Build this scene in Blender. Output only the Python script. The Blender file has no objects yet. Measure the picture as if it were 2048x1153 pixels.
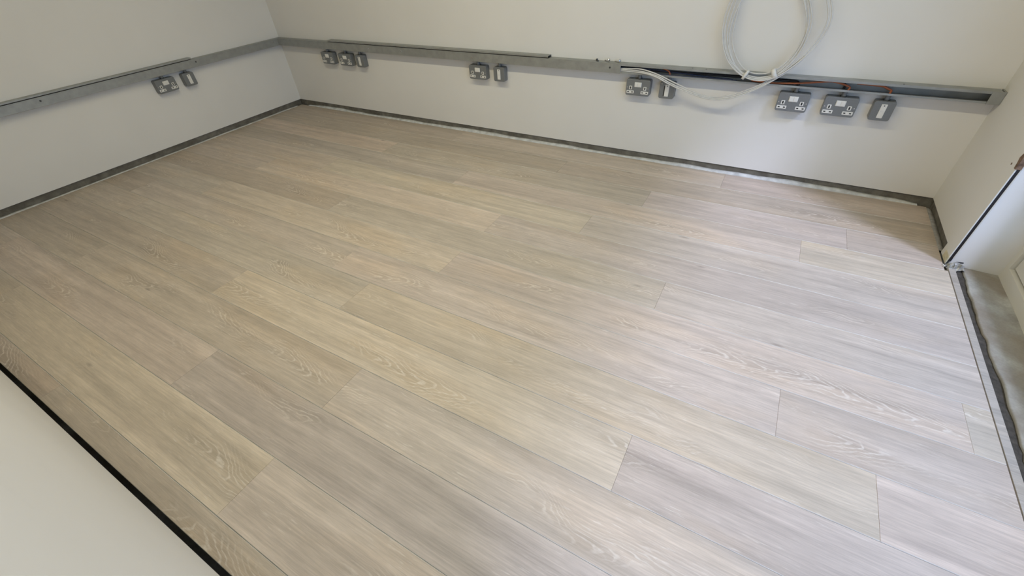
import bpy, bmesh, math, random
from mathutils import Matrix, Vector

random.seed(7)
scene = bpy.context.scene
col = scene.collection
PI = math.pi

# ------------------------------------------------------------------ camera
F_PX = 852.84
cam_data = bpy.data.cameras.new('camera')
cam_data.sensor_fit = 'HORIZONTAL'
cam_data.sensor_width = 36.0
cam_data.lens = F_PX / 2048 * 36.0
cam_data.clip_start = 0.01
cam = bpy.data.objects.new('camera', cam_data)
col.objects.link(cam)
R = Matrix(((0.8698052, -0.28425915, 0.40328111),
            (0.49054099, 0.58601209, -0.64494912),
            (-0.05299492, 0.75880601, 0.64915712)))
CAM = Vector((3.8638, -2.6627, 1.1956))
cam.matrix_world = Matrix.Translation(CAM) @ R.to_4x4()
scene.camera = cam

# ------------------------------------------------------------------ world, sun, ceiling lamps, exposure
SKY, SUN, LAMP_A, LAMP_B = 1.9, 2.8, 16.0, 14.0
world = bpy.data.worlds.new('overcast_sky')
scene.world = world
world.use_nodes = True
bg = world.node_tree.nodes['Background']
bg.inputs['Color'].default_value = (0.38, 0.62, 1.0, 1)
bg.inputs['Strength'].default_value = SKY

sun_data = bpy.data.lights.new('hazy_sun', 'SUN')
sun_data.energy = SUN
sun_data.angle = math.radians(11)
sun_data.color = (0.60, 0.67, 0.98)
sun = bpy.data.objects.new('hazy_sun', sun_data)
col.objects.link(sun)
d = Vector((-1.0, 0.80, -1.52)).normalized()
sun.rotation_euler = d.to_track_quat('-Z', 'Y').to_euler()
sun.location = (8, -1.5, 5)

for lx, ly, ln, en in ((2.15, -1.50, 1.4, LAMP_A), (3.70, -1.50, 1.4, LAMP_B)):
    ld = bpy.data.lights.new('ceiling_batten', 'AREA')
    ld.shape = 'RECTANGLE'
    ld.size = ln
    ld.size_y = 0.10
    ld.energy = en
    ld.color = (1.0, 0.91, 0.64)
    lo = bpy.data.objects.new('ceiling_batten', ld)
    lo.location = (lx, ly, 2.16)
    col.objects.link(lo)

scene.view_settings.view_transform = 'Standard'
scene.view_settings.look = 'None'
scene.view_settings.gamma = 1.0
scene.view_settings.use_curve_mapping = False
scene.view_settings.exposure = 0.0

# ------------------------------------------------------------------ helpers
def obj(name, me_or_bm, mat=None, parent=None, loc=(0, 0, 0), rotz=0.0, smooth=False):
    if isinstance(me_or_bm, bmesh.types.BMesh):
        me = bpy.data.meshes.new(name)
        bmesh.ops.recalc_face_normals(me_or_bm, faces=me_or_bm.faces[:])
        me_or_bm.to_mesh(me)
        me_or_bm.free()
    else:
        me = me_or_bm
    if mat is not None and len(me.materials) == 0:
        for m in (mat if isinstance(mat, (list, tuple)) else [mat]):
            me.materials.append(m)
    if smooth:
        for p in me.polygons:
            p.use_smooth = True
    o = bpy.data.objects.new(name, me)
    col.objects.link(o)
    o.location = loc
    o.rotation_euler = (0, 0, rotz)
    if parent:
        o.parent = parent
    return o


def thing(name, label, cat, loc=(0, 0, 0), rotz=0.0, group=None):
    o = bpy.data.objects.new(name, None)
    o.empty_display_size = 0.03
    col.objects.link(o)
    o.location = loc
    o.rotation_euler = (0, 0, rotz)
    tag(o, label, cat, group)
    return o


def tag(o, label, cat=None, group=None, kind=None):
    if label:
        o['label'] = label
    if cat:
        o['category'] = cat
    if group:
        o['group'] = group
    if kind:
        o['kind'] = kind
    return o


def struct(name, bm, mat, label=None, parent=None):
    o = obj(name, bm, mat, parent)
    if parent is None:
        o['kind'] = 'structure'
        if label:
            o['label'] = label
            o['category'] = name.split('_')[0]
    return o


def box(bm, x0, x1, y0, y1, z0, z1, bevel=0.0, seg=2):
    vs = [bm.verts.new((x, y, z)) for x in (x0, x1) for y in (y0, y1) for z in (z0, z1)]
    idx = ((0, 1, 3, 2), (4, 6, 7, 5), (0, 4, 5, 1), (2, 3, 7, 6), (0, 2, 6, 4), (1, 5, 7, 3))
    fs = [bm.faces.new([vs[i] for i in f]) for f in idx]
    if bevel > 0:
        es = list({e for f in fs for e in f.edges})
        bmesh.ops.bevel(bm, geom=es, offset=bevel, segments=seg, affect='EDGES', profile=0.6)
    return fs


def nbox(x0, x1, y0, y1, z0, z1, bevel=0.0, seg=2):
    bm = bmesh.new()
    box(bm, x0, x1, y0, y1, z0, z1, bevel, seg)
    return bm


def rounded_slab(w, h, y_front, y_back, r, chamfer, seg=5):
    """Rounded rectangle in XZ, extruded along Y, with a softened front edge."""
    bm = bmesh.new()
    def ring(inset, y):
        pts = []
        for cx, cz, a0 in ((1, 1, 0), (-1, 1, 90), (-1, -1, 180), (1, -1, 270)):
            for k in range(seg + 1):
                a = math.radians(a0 + 90 * k / seg)
                rr = max(r - inset, 0.0004)
                pts.append(bm.verts.new((cx * (w / 2 - r) + rr * math.cos(a), y, cz * (h / 2 - r) + rr * math.sin(a))))
        return pts
    rings = [ring(0, y_back), ring(0, y_front + chamfer), ring(chamfer * 0.3, y_front + chamfer * 0.3), ring(chamfer, y_front)]
    n = len(rings[0])
    for a, b in zip(rings, rings[1:]):
        for i in range(n):
            bm.faces.new((a[i], a[(i + 1) % n], b[(i + 1) % n], b[i]))
    bm.faces.new(rings[-1])
    bm.faces.new(list(reversed(rings[0])))
    return bm


def add_cyl(bm, p0, p1, r0, r1=None, n=14):
    r1 = r0 if r1 is None else r1
    p0, p1 = Vector(p0), Vector(p1)
    t = (p1 - p0).normalized()
    u = t.orthogonal().normalized()
    v = t.cross(u)
    a = [bm.verts.new(p0 + (u * math.cos(2 * PI * k / n) + v * math.sin(2 * PI * k / n)) * r0) for k in range(n)]
    b = [bm.verts.new(p1 + (u * math.cos(2 * PI * k / n) + v * math.sin(2 * PI * k / n)) * r1) for k in range(n)]
    for k in range(n):
        bm.faces.new((a[k], a[(k + 1) % n], b[(k + 1) % n], b[k]))
    bm.faces.new(list(reversed(a)))
    bm.faces.new(b)


def cyl(p0, p1, r0, r1=None, n=14):
    bm = bmesh.new()
    add_cyl(bm, p0, p1, r0, r1, n)
    return bm


def catmull(pts, per=8, closed=False):
    pts = [Vector(p) for p in pts]
    n = len(pts)
    out = []
    rng = n if closed else n - 1
    for i in range(rng):
        if closed:
            p0, p1, p2, p3 = pts[(i - 1) % n], pts[i], pts[(i + 1) % n], pts[(i + 2) % n]
        else:
            p0, p1, p2, p3 = pts[max(i - 1, 0)], pts[i], pts[i + 1], pts[min(i + 2, n - 1)]
        for k in range(per):
            t = k / per
            out.append(0.5 * ((2 * p1) + (p2 - p0) * t + (2 * p0 - 5 * p1 + 4 * p2 - p3) * t * t
                              + (3 * p1 - p0 - 3 * p2 + p3) * t ** 3))
    if not closed:
        out.append(pts[-1])
    return out


def tube(pts, r, n=8, closed=False, flat=1.0):
    bm = bmesh.new()
    pts = [Vector(p) for p in pts]
    m = len(pts)
    rings = []
    ref = Vector((0, 1, 0))
    for i, p in enumerate(pts):
        if closed:
            t = pts[(i + 1) % m] - pts[i - 1]
        else:
            t = pts[min(i + 1, m - 1)] - pts[max(i - 1, 0)]
        t.normalize()
        u = ref - t * ref.dot(t)
        if u.length < 1e-4:
            u = t.orthogonal()
        u.normalize()
        v = t.cross(u)
        rings.append([bm.verts.new(p + u * math.cos(2 * PI * k / n) * r * flat + v * math.sin(2 * PI * k / n) * r) for k in range(n)])
    for i in range(m if closed else m - 1):
        a, b = rings[i], rings[(i + 1) % m]
        for k in range(n):
            bm.faces.new((a[k], a[(k + 1) % n], b[(k + 1) % n], b[k]))
    if not closed:
        bm.faces.new(list(reversed(rings[0])))
        bm.faces.new(rings[-1])
    return bm


def px(u, v, axis, val):
    """A pixel of the photograph carried onto a plane of the room it lies on."""
    dr = R @ Vector(((u - 1024) / F_PX, -(v - 576.5) / F_PX, -1.0))
    t = (val - CAM[axis]) / dr[axis]
    return CAM + dr * t

# ------------------------------------------------------------------ materials
def new_mat(name):
    m = bpy.data.materials.new(name)
    m.use_nodes = True
    nt = m.node_tree
    b = nt.nodes['Principled BSDF']
    return m, nt, b


class N:
    """Tiny node-graph writer."""
    def __init__(self, nt):
        self.nt = nt

    def node(self, t, **kw):
        n = self.nt.nodes.new(t)
        for k, v in kw.items():
            setattr(n, k, v)
        return n

    def link(self, a, b):
        self.nt.links.new(a, b)

    def val(self, sock, v):
        if hasattr(v, 'is_linked') or hasattr(v, 'links'):
            self.link(v, sock)
        else:
            sock.default_value = v

    def math(self, op, a, b=0.0, c=0.0, clamp=False):
        n = self.node('ShaderNodeMath', operation=op, use_clamp=clamp)
        self.val(n.inputs[0], a)
        self.val(n.inputs[1], b)
        self.val(n.inputs[2], c)
        return n.outputs[0]

    def vmath(self, op, a, b):
        n = self.node('ShaderNodeVectorMath', operation=op)
        self.val(n.inputs[0], a)
        self.val(n.inputs[1], b)
        return n.outputs[0]

    def noise(self, vec, scale, detail=3.0, rough=0.55, dist=0.0):
        n = self.node('ShaderNodeTexNoise')
        if vec is not None:
            self.link(vec, n.inputs['Vector'])
        n.inputs['Scale'].default_value = scale
        n.inputs['Detail'].default_value = detail
        n.inputs['Roughness'].default_value = rough
        n.inputs['Distortion'].default_value = dist
        return n.outputs['Fac']

    def ramp(self, fac, stops, interp='LINEAR'):
        n = self.node('ShaderNodeValToRGB')
        n.color_ramp.interpolation = interp
        e = n.color_ramp.elements
        while len(e) > 1:
            e.remove(e[-1])
        e[0].position = stops[0][0]
        e[0].color = stops[0][1]
        for p, c in stops[1:]:
            k = e.new(p)
            k.color = c
        self.link(fac, n.inputs['Fac'])
        return n.outputs['Color']

    def mrange(self, v, a, b, c, d):
        n = self.node('ShaderNodeMapRange')
        self.link(v, n.inputs['Value'])
        for k, x in zip(('From Min', 'From Max', 'To Min', 'To Max'), (a, b, c, d)):
            n.inputs[k].default_value = x
        return n.outputs['Result']

    def mix(self, fac, a, b, blend='MIX'):
        n = self.node('ShaderNodeMix', data_type='RGBA', blend_type=blend)
        self.val(n.inputs['Factor'], fac)
        self.val(n.inputs['A'], a)
        self.val(n.inputs['B'], b)
        return n.outputs['Result']

    def bump(self, h, strength, dist, bsdf):
        n = self.node('ShaderNodeBump')
        n.inputs['Strength'].default_value = strength
        n.inputs['Distance'].default_value = dist
        self.link(h, n.inputs['Height'])
        self.link(n.outputs['Normal'], bsdf.inputs['Normal'])


def simple(name, c, rough=0.5, metal=0.0, var=0.06, scale=30.0, spec=0.5, bump=0.0):
    m, nt, b = new_mat(name)
    g = N(nt)
    tc = g.node('ShaderNodeTexCoord')
    f = g.noise(tc.outputs['Object'], scale, 4.0)
    lo = tuple(max(0, x * (1 - var)) for x in c) + (1,)
    hi = tuple(min(1, x * (1 + var)) for x in c) + (1,)
    g.link(g.ramp(f, [(0.3, lo), (0.7, hi)]), b.inputs['Base Color'])
    b.inputs['Roughness'].default_value = rough
    b.inputs['Metallic'].default_value = metal
    b.inputs['Specular IOR Level'].default_value = spec
    if bump:
        g.bump(f, bump, 0.002, b)
    return m


def plaster_mat(name, c):
    m, nt, b = new_mat(name)
    g = N(nt)
    tc = g.node('ShaderNodeTexCoord')
    big = g.noise(tc.outputs['Object'], 1.6, 3.0)
    c1 = g.ramp(big, [(0.3, tuple(x * 0.965 for x in c) + (1,)), (0.7, tuple(min(1, x * 1.02) for x in c) + (1,))])
    scuff = g.noise(tc.outputs['Object'], 7.0, 5.0, 0.6)
    sm = g.ramp(scuff, [(0.70, (0, 0, 0, 1)), (0.80, (1, 1, 1, 1))])
    sf = g.math('MULTIPLY', sm, 0.10)
    g.link(g.mix(sf, c1, (c[0] * 0.72, c[1] * 0.72, c[2] * 0.74, 1)), b.inputs['Base Color'])
    b.inputs['Roughness'].default_value = 0.62
    b.inputs['Specular IOR Level'].default_value = 0.25
    fine = g.noise(tc.outputs['Object'], 160.0, 2.0)
    g.bump(fine, 0.06, 0.001, b)
    return m


def concrete_mat(name, dark, light, stain, scale=9.0, streak=0.5):
    m, nt, b = new_mat(name)
    g = N(nt)
    tc = g.node('ShaderNodeTexCoord')
    f = g.noise(tc.outputs['Object'], scale, 6.0, 0.62)
    c1 = g.ramp(f, [(0.30, dark + (1,)), (0.68, light + (1,))])
    s = g.noise(tc.outputs['Object'], scale * 0.45, 3.0, 0.5)
    sm = g.math('MULTIPLY', g.ramp(s, [(0.45, (0, 0, 0, 1)), (0.62, (1, 1, 1, 1))]), streak)
    c2 = g.mix(sm, c1, stain + (1,))
    sp = g.noise(tc.outputs['Object'], scale * 14, 2.0)
    g.link(g.mix(g.mrange(sp, 0.3, 0.7, 0.0, 0.25), c2, (dark[0] * 0.6, dark[1] * 0.6, dark[2] * 0.6, 1)), b.inputs['Base Color'])
    b.inputs['Roughness'].default_value = 0.85
    g.bump(f, 0.5, 0.004, b)
    return m


def wood_mat():
    """Limed, brushed oak: fibre streaks, pale cathedral figure, a few knots; tint comes from each plank's own colour."""
    m, nt, b = new_mat('limed_oak')
    g = N(nt)
    tc = g.node('ShaderNodeTexCoord')
    oi = g.node('ShaderNodeObjectInfo')
    rnd = oi.outputs['Random']
    off = g.node('ShaderNodeCombineXYZ')
    g.link(g.math('MULTIPLY', rnd, 61.0), off.inputs[0])
    g.link(g.math('MULTIPLY', rnd, 23.0), off.inputs[1])
    g.link(g.math('MULTIPLY', rnd, 47.0), off.inputs[2])
    P = tc.outputs['Object']
    def stretched(sx, sy):
        v = g.vmath('MULTIPLY', P, (sx, sy, 1.0))
        return g.vmath('ADD', v, off.outputs[0])
    fibre = g.noise(stretched(5.0, 150.0), 1.0, 4.0, 0.65)
    pores = g.noise(stretched(16.0, 420.0), 1.0, 3.0, 0.6)
    band = g.noise(stretched(0.75, 17.0), 1.0, 3.0, 0.55, 0.6)
    patch = g.noise(stretched(1.7, 6.0), 1.0, 3.0, 0.5)
    # cathedral figure: nested arches running along the plank
    sep = g.node('ShaderNodeSeparateXYZ')
    g.link(P, sep.inputs[0])
    wob = g.noise(stretched(1.6, 0.6), 1.0, 2.0)
    wig = g.noise(stretched(26.0, 60.0), 1.0, 2.0, 0.5)
    wig2 = g.noise(stretched(7.0, 22.0), 1.0, 2.0, 0.5)
    y = g.math('ADD', sep.outputs[1], g.math('MULTIPLY', g.math('SUBTRACT', wob, 0.5), 0.30))
    rad = g.math('SQRT', g.math('ADD', g.math('MULTIPLY', y, y), 0.0003))
    ph = g.math('ADD', g.math('MULTIPLY', rad, 300.0), g.math('MULTIPLY', sep.outputs[0], 44.0))
    ph = g.math('ADD', ph, g.math('MULTIPLY', wig, 2.6))
    ph = g.math('ADD', ph, g.math('MULTIPLY', wig2, 9.0))
    ln = g.math('SINE', g.math('MULTIPLY', ph, 2.2))
    lines = g.mrange(ln, 0.35, 0.95, 0.0, 1.0)
    figmask = g.ramp(g.noise(stretched(2.2, 8.0), 1.0, 2.0, 0.5), [(0.515, (0, 0, 0, 1)), (0.62, (1, 1, 1, 1))])
    near = g.mrange(rad, 0.02, 0.075, 1.0, 0.0)
    fig = g.math('MULTIPLY', g.math('MULTIPLY', lines, figmask), near, clamp=True)
    brk = g.mrange(g.noise(stretched(60.0, 200.0), 1.0, 2.0), 0.35, 0.6, 0.35, 1.0)
    fig = g.math('MULTIPLY', fig, brk)
    base = oi.outputs['Color']
    # tone
    tone = g.mrange(band, 0.25, 0.75, 0.79, 1.16)
    mott = g.noise(stretched(9.0, 26.0), 1.0, 4.0, 0.6)
    tone = g.math('MULTIPLY', tone, g.mrange(mott, 0.25, 0.75, 0.92, 1.08))
    tone = g.math('MULTIPLY', tone, g.mrange(fibre, 0.25, 0.75, 0.85, 1.13))
    tone = g.math('MULTIPLY', tone, g.mrange(pores, 0.3, 0.75, 0.90, 1.09))
    tv = g.node('ShaderNodeCombineXYZ')
    for k in range(3):
        g.link(tone, tv.inputs[k])
    c = g.mix(1.0, base, tv.outputs[0], 'MULTIPLY')
    # honey-coloured areas where the lime was rubbed back
    pm = g.ramp(patch, [(0.52, (0, 0, 0, 1)), (0.68, (1, 1, 1, 1))])
    c = g.mix(g.math('MULTIPLY', pm, 0.38), c, g.mix(1.0, c, (1.07, 0.985, 0.85, 1), 'MULTIPLY'))
    # greyer streaks
    gm = g.ramp(g.noise(stretched(1.1, 28.0), 1.0, 3.0, 0.6), [(0.55, (0, 0, 0, 1)), (0.70, (1, 1, 1, 1))])
    c = g.mix(g.math('MULTIPLY', gm, 0.5), c, g.mix(1.0, c, (0.80, 0.79, 0.80, 1), 'MULTIPLY'))
    # the ground of the figure is a little darker, its lime lines pale
    c = g.mix(g.math('MULTIPLY', g.math('MULTIPLY', figmask, near), 0.35), c, g.mix(1.0, c, (0.80, 0.77, 0.73, 1), 'MULTIPLY'))
    c = g.mix(g.math('MULTIPLY', fig, 0.6), c, (0.80, 0.73, 0.64, 1))
    # short pale flecks of lime in the brushed pores
    fl = g.ramp(g.noise(stretched(22.0, 190.0), 1.0, 2.0, 0.5), [(0.62, (0, 0, 0, 1)), (0.72, (1, 1, 1, 1))])
    flm = g.ramp(g.noise(stretched(3.0, 12.0), 1.0, 2.0, 0.5), [(0.42, (0, 0, 0, 1)), (0.62, (1, 1, 1, 1))])
    c = g.mix(g.math('MULTIPLY', g.math('MULTIPLY', fl, flm), 0.42), c, (0.80, 0.74, 0.66, 1))
    # small dark knots
    vor = g.node('ShaderNodeTexVoronoi')
    vor.inputs['Scale'].default_value = 1.0
    g.link(stretched(1.9, 6.5), vor.inputs['Vector'])
    kn = g.ramp(vor.outputs['Distance'], [(0.0, (1, 1, 1, 1)), (0.055, (0, 0, 0, 1))])
    c = g.mix(g.math('MULTIPLY', kn, 0.55), c, (0.13, 0.10, 0.085, 1))
    g.link(c, b.inputs['Base Color'])
    b.inputs['Roughness'].default_value = 0.46
    b.inputs['Specular IOR Level'].default_value = 0.42
    h = g.math('ADD', fibre, g.math('MULTIPLY', fig, 0.5))
    g.bump(h, 0.10, 0.0012, b)
    return m


WALL = plaster_mat('white_wall_paint', (0.80, 0.785, 0.75))
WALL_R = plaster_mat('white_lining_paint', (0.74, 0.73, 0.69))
CEIL = plaster_mat('ceiling_paint', (0.78, 0.77, 0.74))
CONC = concrete_mat('bare_concrete', (0.20, 0.19, 0.175), (0.50, 0.51, 0.49), (0.22, 0.185, 0.14), 7.0, 0.75)
GROOVE = concrete_mat('dark_groove', (0.035, 0.03, 0.024), (0.10, 0.088, 0.07), (0.05, 0.043, 0.033), 60.0, 0.5)
SCREED = concrete_mat('stained_screed', (0.30, 0.29, 0.265), (0.56, 0.565, 0.53), (0.25, 0.205, 0.15), 9.0, 0.7)
UPST = concrete_mat('dusty_upstand', (0.105, 0.097, 0.08), (0.24, 0.225, 0.19), (0.10, 0.09, 0.07), 22.0, 0.5)
WOOD = wood_mat()
LIME = simple('limed_joint', (0.60, 0.57, 0.51), 0.6, 0.0, 0.25, 9.0)
SEAL = simple('pale_filler', (0.62, 0.63, 0.62), 0.75, 0.0, 0.22, 24.0, 0.3, 0.5)
DUST = simple('grey_dust', (0.30, 0.29, 0.27), 0.85, 0.0, 0.25, 40.0, 0.2, 0.4)
STEEL = simple('galvanised_steel', (0.36, 0.37, 0.355), 0.5, 0.55, 0.10, 26.0)
STEEL_IN = simple('galvanised_steel_inside', (0.36, 0.375, 0.37), 0.48, 0.5, 0.15, 14.0)
ZINC = simple('bright_zinc', (0.75, 0.75, 0.74), 0.25, 1.0, 0.08, 90.0)
GREY = simple('grey_hammered_paint', (0.195, 0.205, 0.21), 0.42, 0.15, 0.07, 320.0, 0.5, 0.08)
DARKG = simple('dark_conduit', (0.075, 0.08, 0.082), 0.4, 0.3, 0.1, 60.0)
WHITE_P = simple('white_plastic', (0.78, 0.77, 0.73), 0.35, 0.0, 0.03, 60.0)
BLACK = simple('black_slot', (0.012, 0.012, 0.013), 0.6, 0.0, 0.2, 60.0)
PVC = simple('white_cable_sheath', (0.66, 0.655, 0.635), 0.42, 0.0, 0.05, 40.0)
ORANGE = simple('orange_cable_sheath', (0.50, 0.15, 0.06), 0.45, 0.0, 0.12, 50.0)
BLACKC = simple('black_cable_sheath', (0.02, 0.02, 0.024), 0.45, 0.0, 0.2, 50.0)
BLUEC = simple('blue_cable_sheath', (0.06, 0.075, 0.13), 0.45, 0.0, 0.2, 50.0)
RUBBER = simple('black_seal', (0.016, 0.013, 0.016), 0.55, 0.0, 0.2, 60.0)
RUST = simple('bare_brown_timber', (0.19, 0.125, 0.085), 0.8, 0.0, 0.45, 90.0, 0.3, 0.6)
SCRAP = simple('dusty_clear_plastic', (0.34, 0.335, 0.30), 0.28, 0.0, 0.45, 70.0, 0.7)
FRAME = plaster_mat('cream_frame_paint', (0.70, 0.68, 0.61))
STAIN = simple('yellowed_paint', (0.62, 0.57, 0.40), 0.6, 0.0, 0.2, 60.0)
PAVE = concrete_mat('pavement', (0.25, 0.25, 0.25), (0.42, 0.42, 0.41), (0.3, 0.29, 0.28), 3.0, 0.4)

gm_, gnt, gb = new_mat('door_glass')
gg = N(gnt)
tr = gg.node('ShaderNodeBsdfTransparent')
gl = gg.node('ShaderNodeBsdfGlossy')
gl.inputs['Roughness'].default_value = 0.02
fr = gg.node('ShaderNodeLayerWeight')
fr.inputs['Blend'].default_value = 0.5
frf = gg.math('ADD', gg.math('MULTIPLY', gg.math('POWER', fr.outputs['Facing'], 5.0), 0.9), 0.04)
mx = gg.node('ShaderNodeMixShader')
gg.link(frf, mx.inputs[0])
gg.link(tr.outputs[0], mx.inputs[1])
gg.link(gl.outputs[0], mx.inputs[2])
gg.link(mx.outputs[0], gnt.nodes['Material Output'].inputs['Surface'])
GLASS = gm_

# ------------------------------------------------------------------ room measures (metres)
XR = 4.7046          # right wall face
YF = -2.7517         # front wall face (behind the camera)
HB = 0.045           # the boarding stops this far above the planks
HC = 2.30            # ceiling
YN = -5.0            # far end of the space behind the camera
OPEN_A, OPEN_B = -0.52, -4.80   # doorway in the right wall
HEAD = 2.12
SUB = -0.014         # level of the concrete under the planks

# ------------------------------------------------------------------ setting
bm = bmesh.new()
box(bm, -0.15, 4.98, -2.7405, 0.15, -0.16, SUB)
box(bm, -0.15, 4.98, YN - 0.15, YF - 0.11, -0.16, SUB)
box(bm, 4.05, 4.98, YF - 0.11, -2.7405, -0.16, SUB)
box(bm, -0.15, 4.98, YN - 0.15, 0.15, -0.22, -0.16)
floor = struct('floor', bm, CONC, 'limed oak plank floor laid over a bare concrete slab')

wall_back = struct('wall_back', nbox(-0.12, XR + 0.12, 0.0, 0.12, HB, HC), WALL, 'white painted rear wall behind the long trunking')
wall_left = struct('wall_left', nbox(-0.12, 0.0, YN, 0.0, HB, HC), WALL, 'white painted left wall with the short trunking run')
wall_front = struct('wall_front', nbox(0.0, 4.05, YF - 0.12, YF, HB, HC), WALL, 'white painted near wall at lower left above a black gap')
bm = bmesh.new()
box(bm, XR, XR + 0.12, -0.435, 0.0, HB, HC)
box(bm, XR + 0.014, 4.88, OPEN_A + 0.01, -0.44, HB, HC)
box(bm, XR, 4.88, OPEN_B, OPEN_A, HEAD, HC)
box(bm, XR, 4.88, YN, OPEN_B, 0.0, HC)
wall_right = struct('wall_right', bm, WALL_R, 'white painted right wall that ends at the doorway')
ceiling = struct('ceiling', nbox(-0.12, 5.0, YN - 0.12, 0.12, HC, HC + 0.1), CEIL, 'white ceiling above the room')

wall_near = struct('wall_near', nbox(-0.12, 4.95, YN - 0.12, YN, 0.0 + SUB, HC), WALL, 'white wall closing the space behind the viewer')

# recessed concrete upstands seen under the boarding, with only a black backing at the front
obj('upstand_or_shade', nbox(-0.1, XR + 0.1, 0.006, 0.11, SUB, 0.0405), UPST, wall_back)
obj('upstand_or_shade', nbox(-0.11, -0.008, YN, 0.0, SUB, 0.042), UPST, wall_left)
obj('upstand_or_shade', nbox(XR + 0.012, XR + 0.11, -0.44, 0.0, SUB, 0.042), UPST, wall_right)
obj('upstand_or_shade', nbox(0.0, 4.05, YF - 0.11, YF - 0.055, -0.16, 0.043), BLACK, wall_front)  # black backing paints in the shade of the deep gap

# jamb of the doorway: cream lining, black seal, white reveal
obj('jamb_lining', nbox(XR - 0.0025, XR + 0.0022, -0.527, -0.437, 0.0, HEAD, 0.0006, 1), WALL_R, wall_right)
obj('yellowed_foot', nbox(XR - 0.0032, XR + 0.002, -0.5275, -0.470, 0.001, 0.034, 0.0006, 1), STAIN, wall_right)
obj('black_seal', nbox(XR + 0.0022, XR + 0.0135, -0.5245, -0.44, 0.012, HEAD), RUBBER, wall_right)
obj('reveal_panel', nbox(XR + 0.0125, 4.88, OPEN_A - 0.002, OPEN_A + 0.01, SUB, HEAD), WALL, wall_right)
obj('reveal_bead', nbox(XR + 0.0125, XR + 0.0165, OPEN_A - 0.006, OPEN_A - 0.001, 0.03, HEAD), FRAME, wall_right)
bm = bmesh.new()
rr = random.Random(5)
prev = None
for k in range(12):
    z = 0.425 + k * 0.018
    w = 0.010 + 0.016 * rr.random() * min(1, k / 2.0 + 0.2)
    a = [bm.verts.new((XR - 0.0042, -0.5285 + 0.0004 * rr.random(), z)), bm.verts.new((XR - 0.0042 - 0.001 * rr.random(), -0.5285 + w, z)),
         bm.verts.new((XR + 0.012, -0.5290 - 0.001 * rr.random(), z))]
    if prev:
        for i in range(3):
            bm.faces.new((prev[i], prev[(i + 1) % 3], a[(i + 1) % 3], a[i]))
    else:
        bm.faces.new(a)
    prev = a
bm.faces.new(prev)
tag(obj('bare_timber', bm, RUST, wall_right), 'splintered brown patch of bare timber')
tag(obj('screw_hole', cyl((XR - 0.0032, -0.475, 0.425), (XR + 0.0, -0.475, 0.425), 0.0042, n=12), RUST, wall_right), 'small brown screw hole')

# pale filler smeared along the foot of the walls
def filler(name, parent, along, x0, x1, foot, back, h, amp, seed, mat=None):
    bm = bmesh.new()
    r = random.Random(seed)
    n = max(8, int((x1 - x0) / 0.035))
    prev = None
    ph = [r.uniform(0, 6) for _ in range(4)]
    for i in range(n + 1):
        s = x0 + (x1 - x0) * i / n
        w = 0.5 + 0.25 * math.sin(s * 3.1 + ph[0]) + 0.18 * math.sin(s * 8.7 + ph[1]) + 0.12 * math.sin(s * 23 + ph[2]) + 0.12 * (r.random() - 0.5)
        w = max(0.12, w)
        edge = min(1.0, (s - x0) / 0.25 + 0.15, (x1 - s) / 0.12 + 0.15)
        zt = (h + amp * w) * edge
        cur = []
        for q, z in ((foot, SUB), (foot, 0.0012 + 0.001 * w), (foot + (back - foot) * 0.55, 0.45 * zt + 0.001), (back, zt), (back, SUB)):
            cur.append(bm.verts.new((s, q, z) if along == 'x' else (q, s, z)))
        if prev:
            for a in range(4):
                bm.faces.new((prev[a], prev[a + 1], cur[a + 1], cur[a]))
        prev = cur
    return obj(name, bm, mat or SEAL, parent, smooth=True)

filler('filler_bead', wall_back, 'x', 0.10, 4.66, -0.0115, 0.0065, 0.006, 0.013, 3)
filler('filler_bead', wall_left, 'y', -2.70, -0.06, 0.0125, -0.0075, 0.0015, 0.004, 9)
filler('filler_bead', wall_right, 'y', -0.43, -0.03, 4.6965, XR + 0.010, 0.0005, 0.0025, 12, DUST)

# ------------------------------------------------------------------ floor planks
W_P = 0.19
Y1 = -0.2024
GAP = 0.0007
T = {  # plank tints
    'y': (0.428, 0.361, 0.297), 'yl': (0.436, 0.370, 0.306), 'm': (0.405, 0.347, 0.290), 'd': (0.362, 0.310, 0.260),
    'g': (0.382, 0.332, 0.283), 'gl': (0.415, 0.362, 0.308), 'p': (0.412, 0.352, 0.298), 'l': (0.428, 0.369, 0.307),
    'b': (0.380, 0.320, 0.265), 'v': (0.394, 0.339, 0.288)}
rows = {0: ((1.89, 3.754), 'dpp'), 1: ((2.826,), 'db'), 2: ((1.54, 3.42, 4.353), 'yggv'), 3: ((0.41, 2.30, 4.173), 'dgpl'),
        4: ((1.335, 3.215), 'mlg'), 5: ((0.89, 2.77), 'glyl'), 6: ((1.82, 3.695), 'dgv'), 7: ((0.89, 2.765, 4.64), 'gllg'),
        8: ((0.39, 2.274, 4.158), 'dmlv'), 9: ((0.65, 2.527, 4.4035), 'mgyy'), 10: ((1.91, 3.787), 'dyv'),
        11: ((0.984, 2.851), 'dml'), 12: ((0.40, 2.275, 4.15), 'mmgp'), 13: ((0.981, 2.86), 'myl'), 14: ((1.9, 3.77), 'bbm')}
rows[0] = ((1.89, 3.754), ['d', 'p', 'p'])
rows[2] = ((1.54, 3.42, 4.353), ['y', 'g', 'gl', 'v'])
rows[4] = ((1.335, 3.215), ['m', 'l', 'gl'])
rows[5] = ((0.89, 2.77), ['m', 'yl', 'gl'])
rows[13] = ((0.981, 2.86), ['m', 'y', 'yl'])

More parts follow.
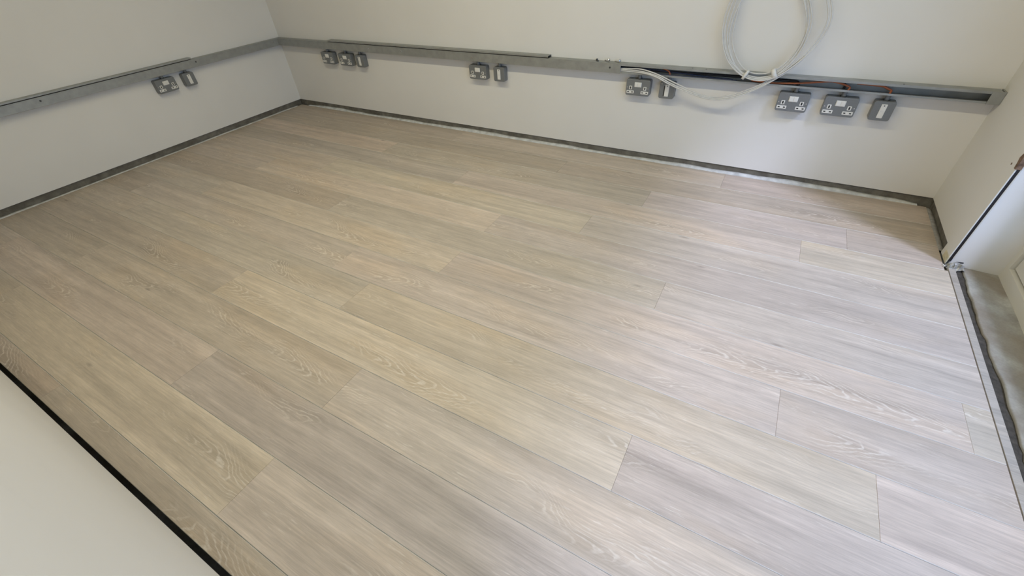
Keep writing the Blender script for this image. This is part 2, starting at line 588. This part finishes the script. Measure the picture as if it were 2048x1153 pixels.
def plank_mesh(lx, ly):
    b = 0.0013
    zb = SUB
    hx, hy = lx / 2, ly / 2
    v = []
    for ix, iz in ((b, 0.0), (0.0, -b), (0.0, zb)):
        for sx, sy in ((-1, -1), (1, -1), (1, 1), (-1, 1)):
            v.append((sx * (hx - ix * 0.25), sy * (hy - ix), iz))
    f = [(0, 1, 2, 3)]
    mi = [0]
    for k in range(4):
        f.append((4 + k, 4 + (k + 1) % 4, (k + 1) % 4, k))
        mi.append(1 if k in (0, 2) else 0)
    for k in range(4):
        f.append((8 + k, 8 + (k + 1) % 4, 4 + (k + 1) % 4, 4 + k))
        mi.append(0)
    me = bpy.data.meshes.new('plank')
    me.from_pydata(v, [], f)
    for p, i in zip(me.polygons, mi):
        p.material_index = i
    me.materials.append(WOOD)
    me.materials.append(LIME)
    return me

rp = random.Random(21)
for r in range(15):
    y_hi = Y1 - W_P * (r - 1)
    y_lo = Y1 - W_P * r
    if r == 14:
        y_lo = -2.7412
    joints, tints = rows[r]
    x_end = 4.6965 if r < 2 else (4.6965 if r == 2 else 4.7078)
    xs = [0.0125] + list(joints) + [x_end]
    for k in range(len(xs) - 1):
        a, b_ = xs[k] + 0.0001, xs[k + 1] - 0.0001
        me = plank_mesh(b_ - a, (y_hi - y_lo) - GAP)
        o = obj('plank', me, None, floor, ((a + b_) / 2, (y_hi + y_lo) / 2, rp.uniform(-0.00025, 0.00025)))
        t = T[tints[k]]
        j = 1.38 * rp.uniform(0.96, 1.04)
        o.color = (t[0] * j, t[1] * j * rp.uniform(0.985, 1.015), t[2] * j * rp.uniform(0.97, 1.03), 1)

# threshold: slim oak strip, then bare concrete up to the door frame
me = plank_mesh(0.0225, 4.22)
o = obj('threshold_strip', me, None, floor, (4.7228, -2.668, -0.0005))
o.color = (0.45, 0.41, 0.36, 1)
tag(o, 'slim pale oak strip along the doorway edge')

obj('groove_bed', nbox(4.7342, 4.785, -4.78, OPEN_A - 0.003, SUB, SUB + 0.0015), GROOVE, floor)  # near-black strip along the groove beside the oak strip
bm = bmesh.new()
rt = random.Random(77)
prev = None
n = 150
for i in range(n + 1):
    yy = OPEN_A - 0.003 - (4.26) * i / n
    xl = 4.7620 + 0.0022 * math.sin(yy * 9) + 0.0016 * math.sin(yy * 31 + 1) + 0.006 * (rt.random() - 0.5)
    zt = -0.0045 + 0.0016 * math.sin(yy * 14) + 0.0012 * rt.random()
    cur = [bm.verts.new(p) for p in ((xl + 0.001, yy, SUB), (xl, yy, zt - 0.004), (xl + 0.005, yy, zt), (4.80, yy, zt - 0.001), (4.84, yy, zt - 0.003), (4.8805, yy, zt - 0.004))]
    if prev:
        for k in range(5):
            bm.faces.new((prev[k], prev[k + 1], cur[k + 1], cur[k]))
    prev = cur
o = obj('threshold_screed', bm, SCREED, floor, smooth=True)
tag(o, 'rough stained concrete threshold')

# ------------------------------------------------------------------ door in the opening
door = tag(thing('door_1', 'cream framed glazed door closing the doorway at right', 'door'), None, None, None, 'structure')
bm = bmesh.new()
box(bm, 4.88, 4.95, OPEN_B, OPEN_A, SUB - 0.02, 0.045)
box(bm, 4.88, 4.95, OPEN_A - 0.03, OPEN_A + 0.02, 0.045, HEAD)
box(bm, 4.88, 4.95, OPEN_B - 0.02, OPEN_B + 0.03, 0.045, HEAD)
box(bm, 4.88, 4.95, OPEN_B + 0.03, OPEN_A - 0.03, HEAD - 0.03, HEAD + 0.02)
obj('door_frame', bm, FRAME, door)
obj('dark_gap', nbox(4.905, 4.94, OPEN_B + 0.03, OPEN_A - 0.03, 0.045, 0.0535), RUBBER, door)  # black strip paints in the dark gap under the leaf
for ya, yb in ((OPEN_A - 0.035, -3.78), (-3.784, OPEN_B + 0.035)):
    bm = bmesh.new()
    x0, x1 = 4.893, 4.937
    box(bm, x0, x1, yb, ya, 0.0535, 0.16)
    box(bm, x0, x1, yb, ya, HEAD - 0.12, HEAD - 0.035)
    box(bm, x0, x1, ya - 0.06, ya, 0.16, HEAD - 0.12)
    box(bm, x0, x1, yb, yb + 0.06, 0.16, HEAD - 0.12)
    leaf = obj('door_leaf', bm, FRAME, door)
    obj('glass_pane', nbox(4.912, 4.918, yb + 0.055, ya - 0.055, 0.155, HEAD - 0.115), GLASS, leaf)
pv = struct('ground', nbox(4.98, 16.0, -9.0, 7.0, -0.26, -0.08), PAVE, 'grey pavement outside the doorway')

# ------------------------------------------------------------------ trunking
ZT0, ZT1 = 0.508, 0.557
TD = 0.05
X_OPEN = 3.063
tr_b = thing('cable_trunking', 'long grey steel trunking along the rear wall, its right part left open', 'trunking', (0, 0, ZT0))
def tz(z):
    return z - ZT0
bm = bmesh.new()
box(bm, 0.0, X_OPEN, -0.0022, -0.0006, tz(ZT0), tz(ZT1))
box(bm, 0.0, X_OPEN, -TD + 0.0015, -0.0022, tz(ZT1 - 0.0016), tz(ZT1))
box(bm, 0.0, X_OPEN, -TD + 0.0015, -0.0022, tz(ZT0), tz(ZT0 + 0.0016))
box(bm, 0.0, X_OPEN, -TD + 0.0015, -TD + 0.003, tz(ZT0 + 0.0016), tz(ZT1 - 0.0016))
obj('closed_channel', bm, STEEL, tr_b)
obj('front_cover', nbox(TD + 0.001, X_OPEN, -TD - 0.0012, -TD + 0.0015, tz(ZT0 - 0.0015), tz(ZT1 - 0.004), 0.0006, 1), STEEL, tr_b)
bm = bmesh.new()
X1T = 4.692
box(bm, X_OPEN, X1T, -0.0022, -0.0006, tz(ZT0), tz(ZT1))                 # back
box(bm, X_OPEN, X1T, -TD, -0.0022, tz(ZT1 - 0.0016), tz(ZT1))            # top
box(bm, X_OPEN, X1T, -TD, -0.0022, tz(ZT0), tz(ZT0 + 0.0016))            # bottom
box(bm, X_OPEN, X1T, -TD, -TD + 0.0016, tz(ZT1 - 0.010), tz(ZT1 - 0.0016))   # top lip
box(bm, X_OPEN, X1T, -TD, -TD + 0.0016, tz(ZT0 + 0.0016), tz(ZT0 + 0.0085))  # bottom lip
tag(obj('open_channel', bm, STEEL_IN, tr_b), 'open length of channel without its cover')
bm = bmesh.new()
box(bm, 4.660, 4.7035, -TD - 0.002, -TD - 0.0005, tz(ZT0 - 0.002), tz(ZT1 + 0.001))
box(bm, 4.698, 4.7035, -TD - 0.0005, -0.0005, tz(ZT0 - 0.002), tz(ZT1 + 0.001))
box(bm, 4.660, 4.698, -TD - 0.0005, -TD + 0.012, tz(ZT0 - 0.0025), tz(ZT0 - 0.0005))
tag(obj('end_cap', bm, STEEL, tr_b), 'square steel end cap')
def screw_part(parent, x, z, axis='y', mat=None):
    if axis == 'y':
        o = obj('screw', cyl((x, -TD - 0.0012, tz(z)), (x, -TD - 0.0034, tz(z)), 0.0055, 0.0042, 12), mat or DARKG, parent)
        obj('screw_slot', nbox(x - 0.0038, x + 0.0038, -TD - 0.0037, -TD - 0.003, tz(z) - 0.0007, tz(z) + 0.0007), BLACK, o)
    else:
        o = obj('screw', cyl((TD + 0.0012, x, tz(z)), (TD + 0.0034, x, tz(z)), 0.0055, 0.0042, 12), mat or DARKG, parent)
        obj('screw_slot', nbox(TD + 0.003, TD + 0.0037, x - 0.0038, x + 0.0038, tz(z) - 0.0007, tz(z) + 0.0007), BLACK, o)
screw_part(tr_b, 1.0965, 0.533, mat=ZINC)
screw_part(tr_b, 1.42, 0.533, mat=ZINC)
screw_part(tr_b, 2.042, 0.530, mat=ZINC)
screw_part(tr_b, 3.0, 0.534)
bm = bmesh.new()
box(bm, TD + 0.0026, TD + 0.0140, -TD - 0.0022, -TD - 0.0012, tz(ZT0), tz(ZT1 - 0.002))
obj('corner_plate', bm, STEEL, tr_b)
for k, xx in enumerate((3.45, 3.52, 4.36)):
    obj('fixing_hole', cyl((xx, -0.028 - 0.006 * k, tz(ZT1)), (xx, -0.028 - 0.006 * k, tz(ZT1) + 0.0006), 0.0032, n=10), BLACK, tr_b)

tr_l = thing('cable_trunking', 'grey steel trunking run along the left wall', 'trunking', (0, 0, ZT0))
obj('closed_channel', nbox(0.0005, TD - 0.0015, -2.70, -TD, tz(ZT0), tz(ZT1)), STEEL, tr_l)
obj('front_cover', nbox(TD - 0.0015, TD + 0.0012, -2.70, -TD - 0.001, tz(ZT0 - 0.0015), tz(ZT1 - 0.004), 0.0006, 1), STEEL, tr_l)
obj('corner_plate', nbox(TD + 0.0012, TD + 0.0022, -TD - 0.016, -TD - 0.0025, tz(ZT0), tz(ZT1 - 0.002)), STEEL, tr_l)
screw_part(tr_l, -1.742, 0.537, 'x')
screw_part(tr_l, -0.779, 0.537, 'x')
screw_part(tr_l, -0.105, 0.540, 'x', ZINC)

def loose_lid(x0, x1, wall, label):
    """A spare channel cover lying on the trunking: flat web with two turned-down edges."""
    t = thing('trunking_cover', label, 'cover', (0, 0, ZT1 + 0.0003))
    def bx_(a, b_, lo, hi):
        bm = bmesh.new()
        if wall == 'back':
            box(bm, x0, x1, a, b_, lo, hi)
        else:
            box(bm, -b_, -a, x0, x1, lo, hi)
        return bm
    obj('web', bx_(-0.0465, -0.002, 0.0112, 0.0125), STEEL, t)
    obj('turned_edge', bx_(-0.0480, -0.0465, 0.0042, 0.0125), STEEL, t)
    obj('turned_edge', bx_(-0.0020, -0.0006, 0.0, 0.0125), STEEL, t)
    bm2 = bx_(-0.0462, -0.0022, 0.0, 0.0011)
    obj('shade_strip', bm2, BLACK, t)  # black sheet paints the shadow line beneath the cover
    return t
loose_lid(0.66, 2.603, 'back', 'spare grey steel cover strip lying on top of the rear wall trunking')
loose_lid(-2.69, -0.80, 'left', 'spare grey steel cover strip lying on top of the left wall trunking')

def loose_screw(x, y, ang, mat, label, head=0.0095, ln=0.032):
    t = thing('machine_screw', label, 'screw', (x, y, ZT1), ang, 'loose screws on the trunking')
    h = head
    obj('screw_shank', cyl((0, 0, 0.0036), (-ln, 0, 0.0036), 0.0034, n=10), mat, t)
    bm = bmesh.new()
    add_cyl(bm, (0, 0, h), (0.0022, 0, h), h, h * 0.98, 14)
    add_cyl(bm, (0.0022, 0, h), (0.0062, 0, h), h * 0.98, h * 0.55, 14)
    obj('screw_head', bm, mat, t)
    obj('cross_slot', nbox(0.0060, 0.0066, -0.0045, 0.0045, h - 0.0009, h + 0.0009), BLACK, t)
    return t
loose_screw(2.978 + 0.003, -0.024, -0.5, ZINC, 'bright zinc screw, the middle of three loose on the trunking')
loose_screw(3.046, -0.024, -0.3, ZINC, 'loose zinc screw nearest the open end of the trunking cover')
loose_screw(2.909, -0.022, 2.4, DARKG, 'dull loose screw farthest left on the trunking', 0.0065, 0.018)

# ------------------------------------------------------------------ socket outlets and fused spurs
ZC = 0.437
FD = 0.043
HW, HH = 0.138, 0.087

def make_double(name, label, loc, rotz):
    t = thing(name, label, 'socket', loc, rotz, 'double socket outlets under the trunking')
    if 'body' not in PROTO:
        PROTO['body'] = [
            ('body', rounded_slab(HW, HH, -FD + 0.0032, -0.0008, 0.009, 0.001), GREY, None),
            ('faceplate', rounded_slab(HW, HH, -FD, -FD + 0.0035, 0.0095, 0.0022), GREY, None),
            ('conduit_stub', cyl((0, -0.024, HH / 2 - 0.001), (0, -0.024, HH / 2 + 0.0258), 0.0105, n=18), GREY, None),
            ('lock_ring', cyl((0, -0.024, HH / 2), (0, -0.024, HH / 2 + 0.006), 0.0145, n=6), DARKG, None),
            ('switch_plate', rounded_slab(0.040, 0.026, -FD - 0.0022, -FD + 0.0005, 0.0022, 0.0008), WHITE_P, None)]
        PROTO['rocker'] = rounded_slab(0.0165, 0.021, -FD - 0.0040, -FD - 0.0018, 0.0012, 0.0009)
        PROTO['earth'] = rounded_slab(0.0165, 0.019, -FD - 0.0012, -FD + 0.0005, 0.002, 0.0004)
        PROTO['earth_hole'] = nbox(-0.0032, 0.0032, -FD - 0.0016, -FD - 0.0009, -0.0062, 0.0062)
        PROTO['live'] = rounded_slab(0.043, 0.0155, -FD - 0.0012, -FD + 0.0005, 0.002, 0.0004)
        PROTO['pin_hole'] = nbox(-0.0044, 0.0044, -FD - 0.0016, -FD - 0.0009, -0.0026, 0.0026)
        PROTO['fix'] = cyl((0, -FD + 0.0004, 0), (0, -FD - 0.0012, 0), 0.0030, 0.0024, 10)
        for k in ('rocker', 'earth', 'earth_hole', 'live', 'pin_hole', 'fix'):
            bm_ = PROTO[k]
            me_ = bpy.data.meshes.new(k)
            bmesh.ops.recalc_face_normals(bm_, faces=bm_.faces[:])
            bm_.to_mesh(me_)
            bm_.free()
            me_.materials.append({'rocker': WHITE_P, 'earth': WHITE_P, 'earth_hole': BLACK, 'live': WHITE_P, 'pin_hole': BLACK, 'fix': ZINC}[k])
            PROTO[k] = me_
        lst = []
        for nm, bm_, mt, _ in PROTO['body']:
            me_ = bpy.data.meshes.new(nm)
            bmesh.ops.recalc_face_normals(bm_, faces=bm_.faces[:])
            bm_.to_mesh(me_)
            bm_.free()
            me_.materials.append(mt)
            lst.append((nm, me_))
        PROTO['body'] = lst
    for nm, me_ in PROTO['body']:
        o = obj(nm, me_, None, t)
        if nm == 'conduit_stub':
            o.location = (0, 0, ZC - loc[2])      # its top meets the underside of the trunking
        if nm == 'switch_plate':
            o.location = (0, 0, 0.0165)
            for s in (-1, 1):
                obj('rocker', PROTO['rocker'], None, o, (s * 0.0098, 0, 0))
    for s in (-1, 1):
        e = obj('earth_slot', PROTO['earth'], None, t, (s * 0.0415, 0, -0.0015))
        obj('slot', PROTO['earth_hole'], None, e)
        l = obj('pin_slots', PROTO['live'], None, t, (s * 0.0415, 0, -0.0245))
        for q in (-1, 1):
            obj('slot', PROTO['pin_hole'], None, l, (q * 0.0118, 0, 0))
        obj('fixing_screw', PROTO['fix'], None, t, (s * 0.0605, 0, -0.0005))
    return t

PROTO = {}
SPUR = {}

def make_spur(name, label, loc, rotz, lifted=False):
    t = thing(name, label, 'fused spur', loc, rotz, 'fused spur units under the trunking')
    w = 0.083
    if not SPUR:
        def mk(k, bm_, mt):
            me_ = bpy.data.meshes.new(k)
            bmesh.ops.recalc_face_normals(bm_, faces=bm_.faces[:])
            bm_.to_mesh(me_)
            bm_.free()
            me_.materials.append(mt)
            SPUR[k] = me_
        mk('body', rounded_slab(w, HH, -FD + 0.0032, -0.0008, 0.009, 0.001), GREY)
        mk('faceplate', rounded_slab(w, HH, -FD, -FD + 0.0035, 0.0095, 0.0022), GREY)
        mk('conduit_stub', cyl((0, -0.024, HH / 2 - 0.001), (0, -0.024, HH / 2 + 0.0258), 0.0105, n=18), GREY)
        mk('lock_ring', cyl((0, -0.024, HH / 2), (0, -0.024, HH / 2 + 0.006), 0.0145, n=6), DARKG)
        mk('fuse_carrier', rounded_slab(0.0225, 0.062, -FD - 0.0024, -FD + 0.0005, 0.0018, 0.0007), WHITE_P)
        mk('carrier_screw', cyl((0, -FD - 0.002, 0.0245), (0, -FD - 0.0032, 0.0245), 0.0028, n=10), DARKG)
        mk('finger_groove', nbox(-0.0075, 0.0075, -FD - 0.0029, -FD - 0.0022, -0.0022, -0.0010), SEAL)
        mk('fixing_screw', cyl((0, -FD + 0.0004, 0), (0, -FD - 0.0012, 0), 0.0030, 0.0024, 10), ZINC)
        mk('carrier_recess', nbox(-0.0165, -0.0106, -FD - 0.0006, -FD + 0.0005, -0.030, 0.024), BLACK)
    for k in ('body', 'faceplate', 'conduit_stub', 'lock_ring'):
        o = obj(k, SPUR[k], None, t)
        if k == 'conduit_stub':
            o.location = (0, 0, ZC - loc[2])
    c = obj('fuse_carrier', SPUR['fuse_carrier'], None, t)
    obj('carrier_screw', SPUR['carrier_screw'], None, c)
    obj('finger_groove', SPUR['finger_groove'], None, c)
    if lifted:
        c.location = (0.001, -0.0012, 0)
        obj('carrier_recess', SPUR['carrier_recess'], None, t)
        obj('fixing_screw', SPUR['fixing_screw'], None, t, (-0.030, 0, 0.034))
    return t

doubles = [(0.602, 'double socket outlet nearest the far left corner on the rear wall'),
           (0.804, 'double socket outlet between another double socket and a fused spur near the corner'),
           (2.071, 'double socket outlet below the screw in the middle of the rear trunking'),
           (3.174, 'double socket outlet just left of the spur crossed by white cables'),
           (3.960, 'double socket outlet below the cable coil, left of the last double socket'),
           (4.160, 'double socket outlet beside the rightmost fused spur')]
for x, lab in doubles:
    make_double('double_socket', 'grey metal ' + lab, (x, 0, ZC), 0)
make_double('double_socket', 'grey metal double socket outlet on the left wall', (0, -1.042, ZC + 0.004), PI / 2)
spurs = [(0.965, 'fused spur with white carrier beside two double sockets near the corner', False),
         (2.240, 'fused spur with white carrier at the middle of the rear wall', False),
         (3.338, 'fused spur partly crossed by the white cables', True),
         (4.329, 'fused spur farthest right, near the doorway', False)]
for x, lab, lf in spurs:
    make_spur('fused_spur', 'grey metal ' + lab, (x, 0, ZC), 0, lf)
make_spur('fused_spur', 'grey metal fused spur on the left wall', (0, -0.872, ZC + 0.003), PI / 2)

# ------------------------------------------------------------------ cables
def P_(u, v, y):
    return px(u, v, 1, y)

coil = thing('cable_coil', 'coil of white cable hanging in front of the open trunking, tied in two places', 'cable', (3.76, -0.06, 0.54))
CO = Vector((3.76, -0.06, 0.54))
def loc(pts):
    return [Vector(p) - CO for p in pts]

def ring(cx, cz, rx, rz, tilt, y0, y1, seed, n=44):
    r = random.Random(seed)
    a1, a2 = r.uniform(0, 6), r.uniform(0, 6)
    pts = []
    for k in range(n):
        a = 2 * PI * k / n
        q = 1 + 0.012 * math.sin(2 * a + a1) + 0.010 * math.sin(3 * a + a2)
        x = rx * q * math.cos(a)
        z = rz * q * math.sin(a)
        xx = x * math.cos(tilt) - z * math.sin(tilt)
        zz = x * math.sin(tilt) + z * math.cos(tilt)
        h = (zz / rz + 1) / 2
        pts.append((cx + xx, y0 + (y1 - y0) * h, cz + zz))
    return pts
RC = 0.0033
inner_a = [(1467, 60), (1465, 88), (1474, 118), (1492, 141), (1520, 148), (1550, 141), (1579, 118), (1600, 88), (1613, 50), (1611, 5), (1597, -35), (1568, -60), (1530, -60), (1497, -30), (1478, 15)]
inner_b = [(1448, 65), (1451, 100), (1464, 130), (1488, 152), (1520, 159), (1552, 150), (1582, 126), (1606, 93), (1623, 48), (1619, 0), (1602, -42), (1565, -70), (1522, -66), (1486, -35), (1461, 15)]
inner_c = [(1455, 62), (1457, 96), (1468, 127), (1489, 148), (1520, 155), (1552, 147), (1580, 122), (1603, 90), (1617, 49), (1616, 2), (1601, -38), (1567, -65), (1526, -63), (1490, -33), (1468, 15)]
inner_d = [(1460, 60), (1459, 92), (1467, 124), (1488, 151), (1520, 157), (1553, 149), (1584, 124), (1604, 91), (1614, 52), (1608, 3), (1592, -36), (1562, -62), (1528, -58), (1499, -28), (1474, 18)]
outer_a = [(1445, 75), (1450, 108), (1464, 134), (1491, 155), (1525, 161), (1562, 149), (1610, 114), (1644, 76), (1663, 38), (1662, 0), (1650, -40), (1610, -75), (1560, -86), (1500, -62), (1466, -10), (1449, 35)]
outer_b = [(1450, 75), (1455, 107), (1469, 132), (1494, 153), (1528, 158.5), (1562, 146), (1606, 112), (1639, 74), (1656, 38), (1654, 0), (1642, -38), (1605, -70), (1558, -80), (1504, -57), (1471, -8), (1454, 35)]
for pts, yb, yt in ((inner_a, -0.0590, -0.016), (inner_c, -0.0660, -0.022), (inner_d, -0.0655, -0.016), (inner_b, -0.0725, -0.024), (outer_b, -0.0740, -0.020), (outer_a, -0.0800, -0.026)):
    p3 = []
    for u, v in pts:
        h = min(1.0, max(0.0, (160 - v) / 235.0))
        p3.append(P_(u, v, yb + (yt - yb) * h))
    obj('cable_turn', tube(loc(catmull(p3, 6, True)), RC, 8, True), PVC, coil, smooth=True)
# the tails that run back into the closed trunking
tails = [[(1236, 136.5), (1262, 137.5), (1284.5, 139), (1314, 148.6), (1350, 166), (1394, 186.7), (1423.6, 194.5), (1459, 191), (1505, 176), (1543, 157.5), (1575, 139), (1602, 117)],
         [(1236, 138.5), (1262, 140.5), (1288, 144), (1316, 153), (1340, 166), (1370, 180), (1409, 194.0), (1440, 197.5), (1470, 191.5), (1507, 178.5), (1546, 158.5), (1580, 138), (1610, 112)],
         [(1236, 141.5), (1262, 143.5), (1290, 147), (1314, 155), (1336, 167.5), (1365, 181), (1405, 195.5), (1438, 200), (1470, 194.5), (1509, 180), (1548, 160), (1584, 137), (1614, 110)]]
for i, tl in enumerate(tails):
    n = len(tl)
    pts = []
    for k, (u, v) in enumerate(tl):
        s = k / (n - 1)
        y = -0.030 - 0.006 * i if k == 0 else (-0.044 if k == 1 else -0.060 - 0.004 * i - 0.010 * math.sin(PI * s))
        if k == 2:
            y = -0.052 - 0.003 * i
        pts.append(P_(u, v, y))
    obj('cable_tail', tube(loc(catmull(pts, 7)), RC, 8), PVC, coil, smooth=True)
# ties
def tie(u, v, h, w, ang):
    c = P_(u, v, -0.068) - CO
    bm = bmesh.new()
    n = 16
    prev = None
    for k in range(n + 1):
        a = 2 * PI * k / n
        ra = Vector((math.sin(ang), 0, math.cos(ang)))
        ax = Vector((math.cos(ang), 0, -math.sin(ang)))
        p = c + ra * (h * math.cos(a)) + Vector((0, 1, 0)) * (0.0165 * math.sin(a))
        cur = [bm.verts.new(p - ax * w / 2), bm.verts.new(p + ax * w / 2)]
        if prev:
            bm.faces.new((prev[0], prev[1], cur[1], cur[0]))
        prev = cur
    o = obj('cable_tie', bm, WHITE_P, coil, smooth=True)
    sm = o.modifiers.new('thick', 'SOLIDIFY')
    sm.thickness = 0.0012
tie(1491, 149.5, 0.024, 0.013, 0.45)
tie(1549, 147.5, 0.024, 0.020, -0.50)

def cable(name, pts, r, mat, label, group=None):
    c0 = Vector(pts[0])
    o = obj(name, tube([p - c0 for p in catmull(pts, 8)], r, 8), mat, None, c0, smooth=True)
    tag(o, label, 'cable', group)
    return o
G = 'coloured cables inside the open trunking'
# every cable keeps a lane of its own (depth y, height z) inside the channel and stops on its floor above a conduit
ZF = ZT0 + 0.0028
cable('orange_cable', [P_(1503, 161, -0.0250), P_(1543, 166.0, -0.0255), P_(1598, 166.6, -0.0270), P_(1640, 164.2, -0.0270), P_(1668, 163.6, -0.0255),
                       (4.166, -0.0245, 0.526), (4.168, -0.0245, ZF)], 0.0042, ORANGE, 'long orange cable running along the open trunking behind the coil', G)
cable('orange_cable', [P_(1715, 167, -0.014), P_(1749, 170.5, -0.022), P_(1766, 172.6, -0.026), P_(1776, 177.5, -0.027), (4.329, -0.025, 0.524), (4.329, -0.024, ZF)],
      0.0046, ORANGE, 'orange cable bending down to the rightmost fused spur', G)
cable('orange_cable', [(3.190, -0.0265, 0.5490), (3.245, -0.0265, 0.5485), (3.295, -0.0265, 0.5440), (3.328, -0.0265, 0.5330), (3.3375, -0.0265, 0.5185), (3.338, -0.0265, ZF + 0.0008)],
      0.0038, ORANGE, 'orange cable bending down beside the white cables at the trunking cover end', G)
cable('orange_cable', [(3.350, -0.0435, 0.5135), (3.41, -0.0435, 0.5130), (3.48, -0.0435, 0.5128), (3.55, -0.0435, 0.5128)],
      0.0022, ORANGE, 'thin orange cable lying low in the open trunking left of the coil', G)
cable('black_cable', [(3.02, -0.0090, 0.527), (3.3, -0.0090, 0.525), (3.55, -0.0090, 0.527), (3.80, -0.0090, 0.528), (3.935, -0.0095, 0.527), (3.957, -0.0110, 0.521), (3.960, -0.0125, ZF)],
      0.0058, BLACKC, 'black cable that runs from the cover end to the socket under the coil', G)
cable('black_cable', [(3.02, -0.0085, 0.544), (3.30, -0.0085, 0.546), (3.60, -0.0085, 0.545), (3.85, -0.0085, 0.546), (4.02, -0.0090, 0.546), (4.12, -0.0095, 0.543), (4.148, -0.0100, 0.531), (4.150, -0.0105, ZF)],
      0.0052, BLACKC, 'black cable dropping into the last double socket from the trunking', G)
cable('blue_cable', [(3.02, -0.0360, 0.5142), (3.28, -0.0360, 0.5142), (3.52, -0.0355, 0.5142), (3.68, -0.0350, 0.5142)],
      0.0033, BLUEC, 'blue cable lying on the floor of the open trunking', G)
cable('blue_cable', [(3.02, -0.0186, 0.533), (3.16, -0.0186, 0.533), (3.30, -0.0186, 0.530), (3.46, -0.0190, 0.521), (3.66, -0.0190, 0.5142)],
      0.0030, BLUEC, 'blue cable slanting down behind the white cables in the trunking', G)

# ------------------------------------------------------------------ scrap at the foot of the jamb
def crumple(seed, size, n_u=9, n_v=6):
    r = random.Random(seed)
    bm = bmesh.new()
    g = []
    for i in range(n_u):
        rowv = []
        for j in range(n_v):
            u, v = i / (n_u - 1) - 0.5, j / (n_v - 1) - 0.5
            edge = 1 - max(abs(u), abs(v)) * 1.6
            z = max(0.001, size[2] * (max(edge, 0.0) * r.uniform(0.5, 1.2) + r.uniform(0, 0.28)))
            rowv.append(bm.verts.new((u * size[0] + r.uniform(-1, 1) * size[0] * 0.055, v * size[1] + r.uniform(-1, 1) * size[1] * 0.07, z)))
        g.append(rowv)
    for i in range(n_u - 1):
        for j in range(n_v - 1):
            a, b_, c, d_ = g[i][j], g[i + 1][j], g[i + 1][j + 1], g[i][j + 1]
            bm.faces.new((a, b_, c))
            bm.faces.new((a, c, d_))
    return bm
sc = thing('plastic_scrap', 'crumpled dusty plastic scrap at the foot of the door jamb', 'scrap', (4.733, -0.540, SUB + 0.0003), 0.25)
o = obj('crumpled_sheet', crumple(4, (0.060, 0.044, 0.036)), SCRAP, sc)
o.modifiers.new('thick', 'SOLIDIFY').thickness = 0.0008
o = obj('torn_strip', crumple(11, (0.052, 0.018, 0.016), 7, 4), SCRAP, sc, (0.010, 0.012, 0.014))
o.modifiers.new('thick', 'SOLIDIFY').thickness = 0.0007
obj('torn_strip', nbox(0.004, 0.030, 0.010, 0.0125, 0.026, 0.031, 0.0005, 1), BLACK, sc)
gr = thing('rubble', 'small dark crumbs of plaster at the foot of the door jamb', 'rubble', (4.706, -0.546, 0.0))
for k in range(5):
    bm = bmesh.new()
    bmesh.ops.create_icosphere(bm, subdivisions=1, radius=0.0042)
    r = random.Random(k + 40)
    for v in bm.verts:
        v.co *= r.uniform(0.6, 1.25)
        v.co.z *= 0.6
    obj('crumb', bm, UPST if k % 2 else FRAME, gr, (r.uniform(-0.012, 0.0005), r.uniform(-0.016, 0.012), 0.0020))
